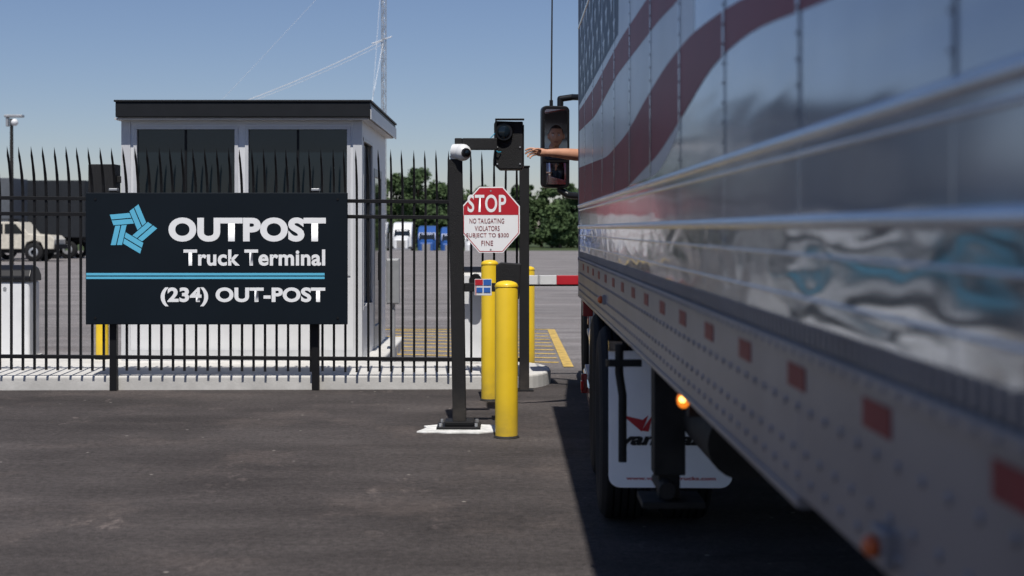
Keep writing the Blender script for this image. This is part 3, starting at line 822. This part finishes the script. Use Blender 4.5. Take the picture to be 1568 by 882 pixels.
MB().tube([(.50, 6.4, 1.13), (.50, 6.4, 1.0), (.515, 6.4, .9), (.515, 6.4, .60)], .019, 8).done('hanging_hose', 'dirtyblack', g)
MB().box(.44, .60, 6.38, 6.42, 1.03, 1.06).done('hose_bracket', 'dirtyblack', g)
b = MB()
for yy in (-2.4, -3.7):
    for xx in (.70, 1.04, 2.66, 3.0): wheel(b, (xx, yy, .52), .52, .28, 36)
    b.cyl((.6, yy, .52), (3.1, yy, .52), .08)
b.done('bogie', 'rubber', g)

# ------------------------------------------------------------------ tractor unit (local coords, slight articulation)
t = group('tractor_truck', (.514, 8.17, 0), -0.031, True)
def tyre(b, x0, yc, r=.545, w=.28):
    prof = [(.29, .03), (.40, .0), (.47, -.0+.0), (.515, .012), (r-.004, .035)]
    k = 5; h0 = .04; h1 = w-.04
    st_ = (h1-h0)/k
    for i in range(k):
        a = h0+i*st_
        prof += [(r, a+.004), (r, a+st_-.010), (r-.014, a+st_-.008), (r-.014, a+st_-.001)]
    prof += [(r-.004, w-.035), (.515, w-.012), (.47, w), (.40, w), (.29, w-.03)]
    b.lathe((x0, yc, r), prof, 56, 'X', smooth=False)
b = MB()
for yc in (0.0, 1.36):
    for x0 in (0.0, .34, 1.86, 2.20): tyre(b, x0, yc)
for x0 in (.06, 2.16): tyre(b, x0, 7.15)
b.done('tyres', 'rubber', t)
b = MB()
for yc in (0.0, 1.36, 7.15):
    for x0 in ((.03, 2.16) if yc < 5 else (.10, 2.16)):
        b.lathe((x0, yc, .545), [(.29, 0), (.27, .05), (.12, .08), (.1, .0), (.001, -.0)], 28, 'X')
        b.cyl((x0+.1, yc, .545), (x0+.2, yc, .545), .10)
    b.cyl((.1, yc, .545), (2.4, yc, .545), .07)
b.done('rims', 'galv', t)
MB().box(.82, .92, -1.0, 7.9, .80, 1.05).box(1.58, 1.68, -1.0, 7.9, .80, 1.05).box(.3, 2.2, -.95, -.85, .95, 1.05).box(.75, 1.75, -.3, 1.6, 1.05, 1.13).cyl((1.25, .0, .545), (1.25, 1.36, .545), .16, n=16).done('chassis', 'dirtyblack', t, .005)
MB().box(.02, .5, 2.0, 2.1, .4, 1.0).done('front_quarter_fender', 'blackplastic', t, .01)
MB().box(.03, .10, -.86, -.80, 1.02, 1.07).done('flap_hanger_tip', 'chrome', t)
for xa, nm in ((.03, 'mudflap_left'), (1.83, 'mudflap_right')):
    f = MB(); w_ = .635; zt = 1.02; zb = .315; r = .06
    pts = [(xa, zt), (xa, zb+r)]+[(xa+r-r*math.cos(a), zb+r-r*math.sin(a)) for a in (0.4, .8, 1.2)]+[(xa+r, zb), (xa+w_-r, zb)]+[(xa+w_-r+r*math.sin(a), zb+r-r*math.cos(a)) for a in (0.4, .8, 1.2)]+[(xa+w_, zb+r), (xa+w_, zt)]
    f.prism(pts, 'Y', -.84, -.828); f.done(nm, 'flap', t, .002)
text('flap_logo', 'vanguard', .09, .60, .515, .60, -.8435, 'blackplastic', t, .045, 1.0, .25)
text('flap_web', 'www.vanguardtrucks.com', .12, .58, .350, .374, -.8435, 'red', t, .02)
MB().add([(.10, -.8435, .69), (.20, -.8435, .605), (.235, -.8435, .69), (.205, -.8435, .665)], [(0, 1, 2, 3)]).add([(.235, -.844, .605), (.20, -.844, .61), (.255, -.844, .69)], [(0, 1, 2)]).add([(.40, -.8435, .635), (.60, -.8435, .645), (.60, -.8435, .66)], [(0, 1, 2)]).done('flap_mark', 'red', t)
b = MB(); b.cyl((.36, 2.35, .72), (.36, 3.95, .72), .31, n=32); b.done('fuel_tank', 'chrome', t, .02)
MB().box(.04, .40, 4.05, 4.95, .35, .40).box(.06, .40, 4.05, 4.95, .68, .73).box(.08, .42, 4.0, 4.05, .3, 1.0).box(.08, .42, 4.95, 5.0, .3, 1.0).done('steps', 'galv', t, .008)
MB().box(-.025, .0, 3.60, 3.66, .31, .39).box(-.01, .03, 3.60, 3.66, 1.02, 1.06).done('side_reflectors', 'lampred', t, .01)
MB().box(-.02, .03, 3.67, 3.72, .28, .44).box(-.02, .06, 3.0, 3.1, .96, 1.12).done('reflector_brackets', 'truckred', t, .006)
MB().box(-.012, .03, 3.60, 3.65, 1.07, 1.14).done('placard', 'white', t)
MB().box(.03, .45, 2.1, 5.2, .22, .34).done('side_skirt', 'truckred', t, .02)
c = MB()
T = .05
LX0, LX1 = .06, 2.34
c.box(LX0, LX0+T, 2.25, 4.28, 1.0, 3.45)
c.box(LX1-T, LX1, 2.25, 4.28, 1.0, 3.45)
c.box(LX0+T, LX1-T, 2.25, 2.30, 1.0, 3.45)
for xa, xb in ((LX0, LX0+T), (LX1-T, LX1)):
    c.box(xa, xb, 4.28, 5.72, 1.0, 2.08)
    c.box(xa, xb, 4.28, 5.72, 2.86, 3.05)
    c.box(xa, xb, 4.28, 4.30, 2.08, 2.86)
    c.box(xa, xb, 5.60, 5.72, 2.08, 2.86)
c.box(LX0+T, LX1-T, 5.67, 5.72, 1.0, 2.05)
c.prism([(2.25, 3.45), (4.28, 3.45), (4.28, 3.05), (5.72, 3.05), (5.72, 3.10), (4.9, 3.35), (3.9, 3.80), (2.25, 3.95)], 'X', LX0, LX1)
c.done('cab_shell', 'truckred', t, .012)
MB().box(LX0+T, LX1-T, 2.3, 5.67, 1.0, 1.06).box(.6, 1.8, 2.32, 2.36, 1.06, 3.4).box(LX0+T+.005, LX1-T-.005, 2.302, 2.315, 1.06, 3.44).done('cab_floor', 'interior', t)
MB().box(.25, .85, 3.9, 4.05, 1.5, 2.55).box(.25, .85, 4.05, 4.6, 1.45, 1.62).box(1.5, 2.1, 3.9, 4.05, 1.5, 2.55).box(1.5, 2.1, 4.05, 4.6, 1.45, 1.62).box(LX0+T, LX1-T, 5.3, 5.66, 1.7, 2.02).done('seats_and_dash', 'interior', t, .04, 3)
h = MB(); h.prism([(5.73, .95), (5.73, 2.05), (6.4, 2.0), (7.6, 1.80), (7.95, 1.6), (8.02, .95)], 'X', .38, 2.02); h.done('hood', 'truckred', t, .06, 3)
fe = MB(); arc = [(7.15+.66*math.cos(a), .545+.66*math.sin(a)) for a in np.linspace(0.15, math.pi-.15, 14)]
arc2 = [(7.15+.78*math.cos(a), .6+.78*math.sin(a)) for a in np.linspace(math.pi-.15, 0.15, 14)]
fe.prism(arc+arc2, 'X', .10, .42); fe.prism(arc+arc2, 'X', 1.98, 2.30); fe.done('front_fenders', 'truckred', t, .02)
MB().box(.15, 2.25, 7.9, 8.1, .35, .85).box(.55, 1.85, 8.03, 8.06, .95, 1.6).done('bumper_and_grille', 'chrome', t, .03, 3)
MB().box(.2, .45, 7.82, 7.95, 1.05, 1.25).box(1.95, 2.2, 7.82, 7.95, 1.05, 1.25).done('headlights', 'glass', t, .02)
MB().box(1.15, 1.2, 5.62, 5.66, 2.06, 3.04).box(LX0+T, LX1-T, 5.62, 5.66, 2.98, 3.04).done('windscreen_frame', 'blackplastic', t)
MB().cyl((.30, 2.1, 1.0), (.30, 2.1, 3.9), .07, n=20).done('exhaust_stack', 'chrome', t)

mn = Vector((.183, -.983, -.01)).normalized()
mz = math.atan2(mn.x, -mn.y)
mloc = Vector((-.226, 5.83, 0))
mg = bpy.data.objects.new('side_mirror', None); COL.objects.link(mg); mg.parent = t
mg.location = mloc; mg.rotation_euler = (0, 0, mz+0.031); mg['local'] = True
sm = MB()
def rrect(x0, x1, z0, z1, r, n=6):
    out = []
    for cx_, cz_, a0 in ((x1-r, z1-r, 0), (x0+r, z1-r, 90), (x0+r, z0+r, 180), (x1-r, z0+r, 270)):
        for i in range(n+1):
            a = math.radians(a0+90*i/n); out.append((cx_+r*math.cos(a), cz_+r*math.sin(a)))
    return out
sm.prism(rrect(-.138, .142, 2.05, 2.86, .05), 'Y', 0.0, .09)
sm.done('housing', 'blackplastic', mg, .012, 3)
MB().prism(rrect(-.112, .116, 2.33, 2.825, .03), 'Y', -.004, -.002).done('flat_glass', 'mirror', mg)
cv = MB(); nx, nz = 14, 12; vs = []; fs = []
for j in range(nz+1):
    for i in range(nx+1):
        a = (i/nx-.5)*2; c_ = (j/nz-.5)*2
        vs.append((.002+a*.10, -.004-.018*(1-(a*a+c_*c_)/2), 2.19+c_*.105))
for j in range(nz):
    for i in range(nx): fs.append((j*(nx+1)+i, j*(nx+1)+i+1, (j+1)*(nx+1)+i+1, (j+1)*(nx+1)+i))
cv.add(vs, fs, True); cv.done('convex_glass', 'mirror', mg)
MB().box(-.125, .13, -.006, -.001, 2.305, 2.322).done('divider', 'blackplastic', mg)
ma = MB()
ma.tube([(-.18, 5.92, 2.80), (-.18, 5.92, 2.935), (-.06, 5.90, 2.95), (.16, 5.75, 2.93)], .032, 10)
ma.tube([(-.18, 5.92, 2.1), (-.18, 5.92, 2.03), (-.10, 5.90, 1.98), (.16, 5.75, 1.95)], .034, 10)
ma.done('mirror_arms', 'blackplastic', t)
MB().cyl((-.27, 5.90, 2.86), (-.255, 5.90, 4.6), .009, .006, 8).done('whip_antenna', 'dirtyblack', t)
MB().cyl((-.27, 5.90, 2.80), (-.27, 5.90, 2.92), .018, n=10).done('antenna_base', 'blackplastic', t)

# ------------------------------------------------------------------ driver
g = group('truck_driver', (.95, 12.7, 1.6))
def skin_obj(name, verts, edges, radii, m, sub=2, root=0):
    me = bpy.data.meshes.new(name); me.from_pydata(verts, edges, []); me.update()
    o = bpy.data.objects.new(name, me); COL.objects.link(o)
    me.materials.append(M[m])
    o.modifiers.new('skin', 'SKIN')
    for i, r in enumerate(radii):
        sv = me.skin_vertices[0].data[i]
        sv.radius = (r, r) if not isinstance(r, tuple) else r
        sv.use_root = (i == root)
    o.modifiers['skin'].use_smooth_shade = True
    ss = o.modifiers.new('sub', 'SUBSURF'); ss.levels = sub; ss.render_levels = sub
    attach(o, g)
    return o
V_ = [(1.02, 12.55, 1.62), (1.01, 12.56, 1.85), (1.00, 12.60, 2.10), (.99, 12.64, 2.33), (.985, 12.67, 2.42),
      (.87, 12.62, 2.38), (.74, 12.52, 2.315), (1.13, 12.68, 2.36), (1.2, 12.8, 2.18), (1.15, 13.0, 2.05), (1.1, 12.8, 1.6), (1.12, 13.1, 1.58)]
E_ = [(0, 1), (1, 2), (2, 3), (3, 4), (3, 5), (5, 6), (3, 7), (7, 8), (8, 9), (0, 10), (10, 11)]
skin_obj('torso', V_, E_, [.16, .15, .15, .14, .075, .085, .062, .085, .06, .045, .12, .09], 'shirt')
V_ = [(.80, 12.56, 2.34), (.70, 12.49, 2.305), (.60, 12.42, 2.292), (.50, 12.36, 2.300), (.40, 12.31, 2.305), (.325, 12.28, 2.305), (.285, 12.27, 2.308), (.235, 12.26, 2.310)]
skin_obj('arm', V_, [(i, i+1) for i in range(7)], [.058, .058, .058, .053, .040, (.028, .031), (.030, .040), (.020, .038)], 'skin')
def finger(nm, p, r):
    skin_obj(nm, p, [(i, i+1) for i in range(len(p)-1)], [r*1.15]+[r]*(len(p)-2)+[r*.75], 'skin', 2)
finger('index_finger', [(.262, 12.255, 2.330), (.222, 12.25, 2.338), (.190, 12.245, 2.340), (.165, 12.235, 2.333), (.146, 12.22, 2.322)], .0098)
finger('middle_finger', [(.262, 12.258, 2.318), (.218, 12.255, 2.322), (.185, 12.25, 2.318), (.160, 12.24, 2.305), (.146, 12.23, 2.290)], .0100)
finger('ring_finger', [(.262, 12.262, 2.304), (.218, 12.262, 2.304), (.190, 12.26, 2.295), (.172, 12.25, 2.280), (.170, 12.24, 2.264)], .0096)
finger('little_finger', [(.262, 12.266, 2.291), (.224, 12.268, 2.286), (.202, 12.265, 2.276), (.190, 12.255, 2.263), (.190, 12.247, 2.252)], .0084)
finger('thumb', [(.285, 12.25, 2.325), (.258, 12.225, 2.335), (.230, 12.205, 2.330), (.205, 12.195, 2.318)], .0112)
HC = Vector((.975, 12.82, 2.64))
skin_obj('neck', [(.985, 12.69, 2.42), (.98, 12.74, 2.50), (.975, 12.79, 2.58)], [(0, 1), (1, 2)], [.065, .058, .06], 'skin')
look = Vector((-.42, .88, -.03)).normalized()
side = look.cross(Vector((0, 0, 1))).normalized(); up = side.cross(look)
def H(p): return HC+side*p[0]+look*p[1]+up*p[2]
hv = []; hf = []; nu, nv = 40, 32
for j in range(nv+1):
    ph = math.pi*j/nv
    for i in range(nu):
        th = 2*math.pi*i/nu
        x_ = math.sin(ph)*math.sin(th); y_ = math.sin(ph)*math.cos(th); z_ = math.cos(ph)
        X_ = .077*x_; Y_ = .095*y_; Z_ = .118*z_
        if z_ < 0: X_ *= 1-.30*(-z_)**1.4; Y_ *= 1-.12*(-z_)
        if y_ > 0:
            Y_ -= .010*math.exp(-((Z_-.012)/.016)**2)*math.exp(-((abs(X_)-.032)/.017)**2)*1.2
            Y_ += .006*math.exp(-((Z_-.036)/.010)**2)*math.exp(-(X_/.05)**2)
            Y_ += .024*math.exp(-((X_)/.011)**2)*math.exp(-((Z_+.018)/.022)**2)
            Y_ += .006*math.exp(-((abs(X_)-.013)/.007)**2)*math.exp(-((Z_+.030)/.008)**2)
            Y_ += .006*math.exp(-(X_/.024)**2)*math.exp(-((Z_+.056)/.006)**2)
            Y_ -= .004*math.exp(-(X_/.026)**2)*math.exp(-((Z_+.062)/.003)**2)
            Y_ += .010*math.exp(-(X_/.022)**2)*math.exp(-((Z_+.095)/.016)**2)
        hv.append(H((X_, Y_, Z_)))
for j in range(nv):
    for i in range(nu): hf.append((j*nu+i, (j+1)*nu+i, (j+1)*nu+(i+1) % nu, j*nu+(i+1) % nu))
MB().add(hv, hf, True).done('head', 'skin', g)
hv = []; hf = []; nv2 = 14
for j in range(nv2+1):
    for i in range(nu):
        th = 2*math.pi*i/nu
        lim = 0.85 if math.cos(th) > .3 else (1.9 if math.cos(th) < -.2 else 1.3)
        ph = lim*j/nv2
        hv.append(H((.082*math.sin(ph)*math.sin(th), .100*math.sin(ph)*math.cos(th)-.004, .124*math.cos(ph)+.001)))
for j in range(nv2):
    for i in range(nu): hf.append((j*nu+i, (j+1)*nu+i, (j+1)*nu+(i+1) % nu, j*nu+(i+1) % nu))
MB().add(hv, hf, True).done('hair', 'hair', g)
ey = MB(); eb = MB(); mo = MB(); ears = MB()
for sx in (-1, 1):
    ey.sphere(H((sx*.031, .076, .012)), .0115, 12, 8)
    eb.sphere(H((sx*.031, .0865, .012)), .005, 8, 6)
    eb.cyl(H((sx*.016, .092, .033)), H((sx*.048, .083, .034)), .0045, .003, 6)
    ears.sphere(H((sx*.079, -.005, .0)), .028, 12, 8, (.55, .6, 1.1))
ey.done('eyes', 'eye', g); eb.done('brows_and_pupils', 'hair', g); ears.done('ears', 'skin', g)
mo.cyl(H((-.022, .083, -.062)), H((0, .092, -.061)), .003, .004, 6).cyl(H((0, .092, -.061)), H((.022, .083, -.062)), .004, .003, 6)
mo.done('lips', 'redtext', g)

# ------------------------------------------------------------------ world, sun, camera
world = bpy.data.worlds.new("World"); scene.world = world; world.use_nodes = True
nt = world.node_tree; bg = nt.nodes['Background']
sky = nt.nodes.new('ShaderNodeTexSky'); sky.sky_type = 'NISHITA'; sky.sun_disc = False
sky.sun_elevation = math.radians(62); sky.sun_rotation = math.radians(177)
sky.air_density = 1.0; sky.dust_density = 0.3; sky.ozone_density = 3.6; sky.altitude = 300
tint = nt.nodes.new('ShaderNodeMixRGB'); tint.blend_type = 'MULTIPLY'; tint.inputs[0].default_value = 1.0
tint.inputs[2].default_value = (1.02, 0.97, 1.07, 1)
nt.links.new(sky.outputs[0], tint.inputs[1])
nt.links.new(tint.outputs[0], bg.inputs['Color']); bg.inputs['Strength'].default_value = 0.073
el = math.radians(62)
sd = Vector((0.030, -math.cos(el), math.sin(el))).normalized()
sl = bpy.data.lights.new('sun', 'SUN'); sl.energy = 4.8; sl.angle = math.radians(0.53); sl.color = (1.0, .955, .89)
so = bpy.data.objects.new('sun', sl); COL.objects.link(so); so.rotation_euler = sd.to_track_quat('Z', 'Y').to_euler(); so.location = (0, -20, 30)

cam = bpy.data.cameras.new('camera'); co = bpy.data.objects.new('camera', cam); COL.objects.link(co)
co.location = (0, 0, 1.65); co.rotation_euler = (math.pi/2, 0, 0)
cam.lens = 50; cam.sensor_width = 36; cam.shift_x = 6/1568; cam.shift_y = -91/1568
cam.clip_end = 5000; cam.clip_start = 0.05
cam.dof.use_dof = True; cam.dof.focus_distance = 13.0; cam.dof.aperture_fstop = 2.8
scene.camera = co
scene.view_settings.view_transform = 'Standard'; scene.view_settings.look = 'None'; scene.view_settings.exposure = 0
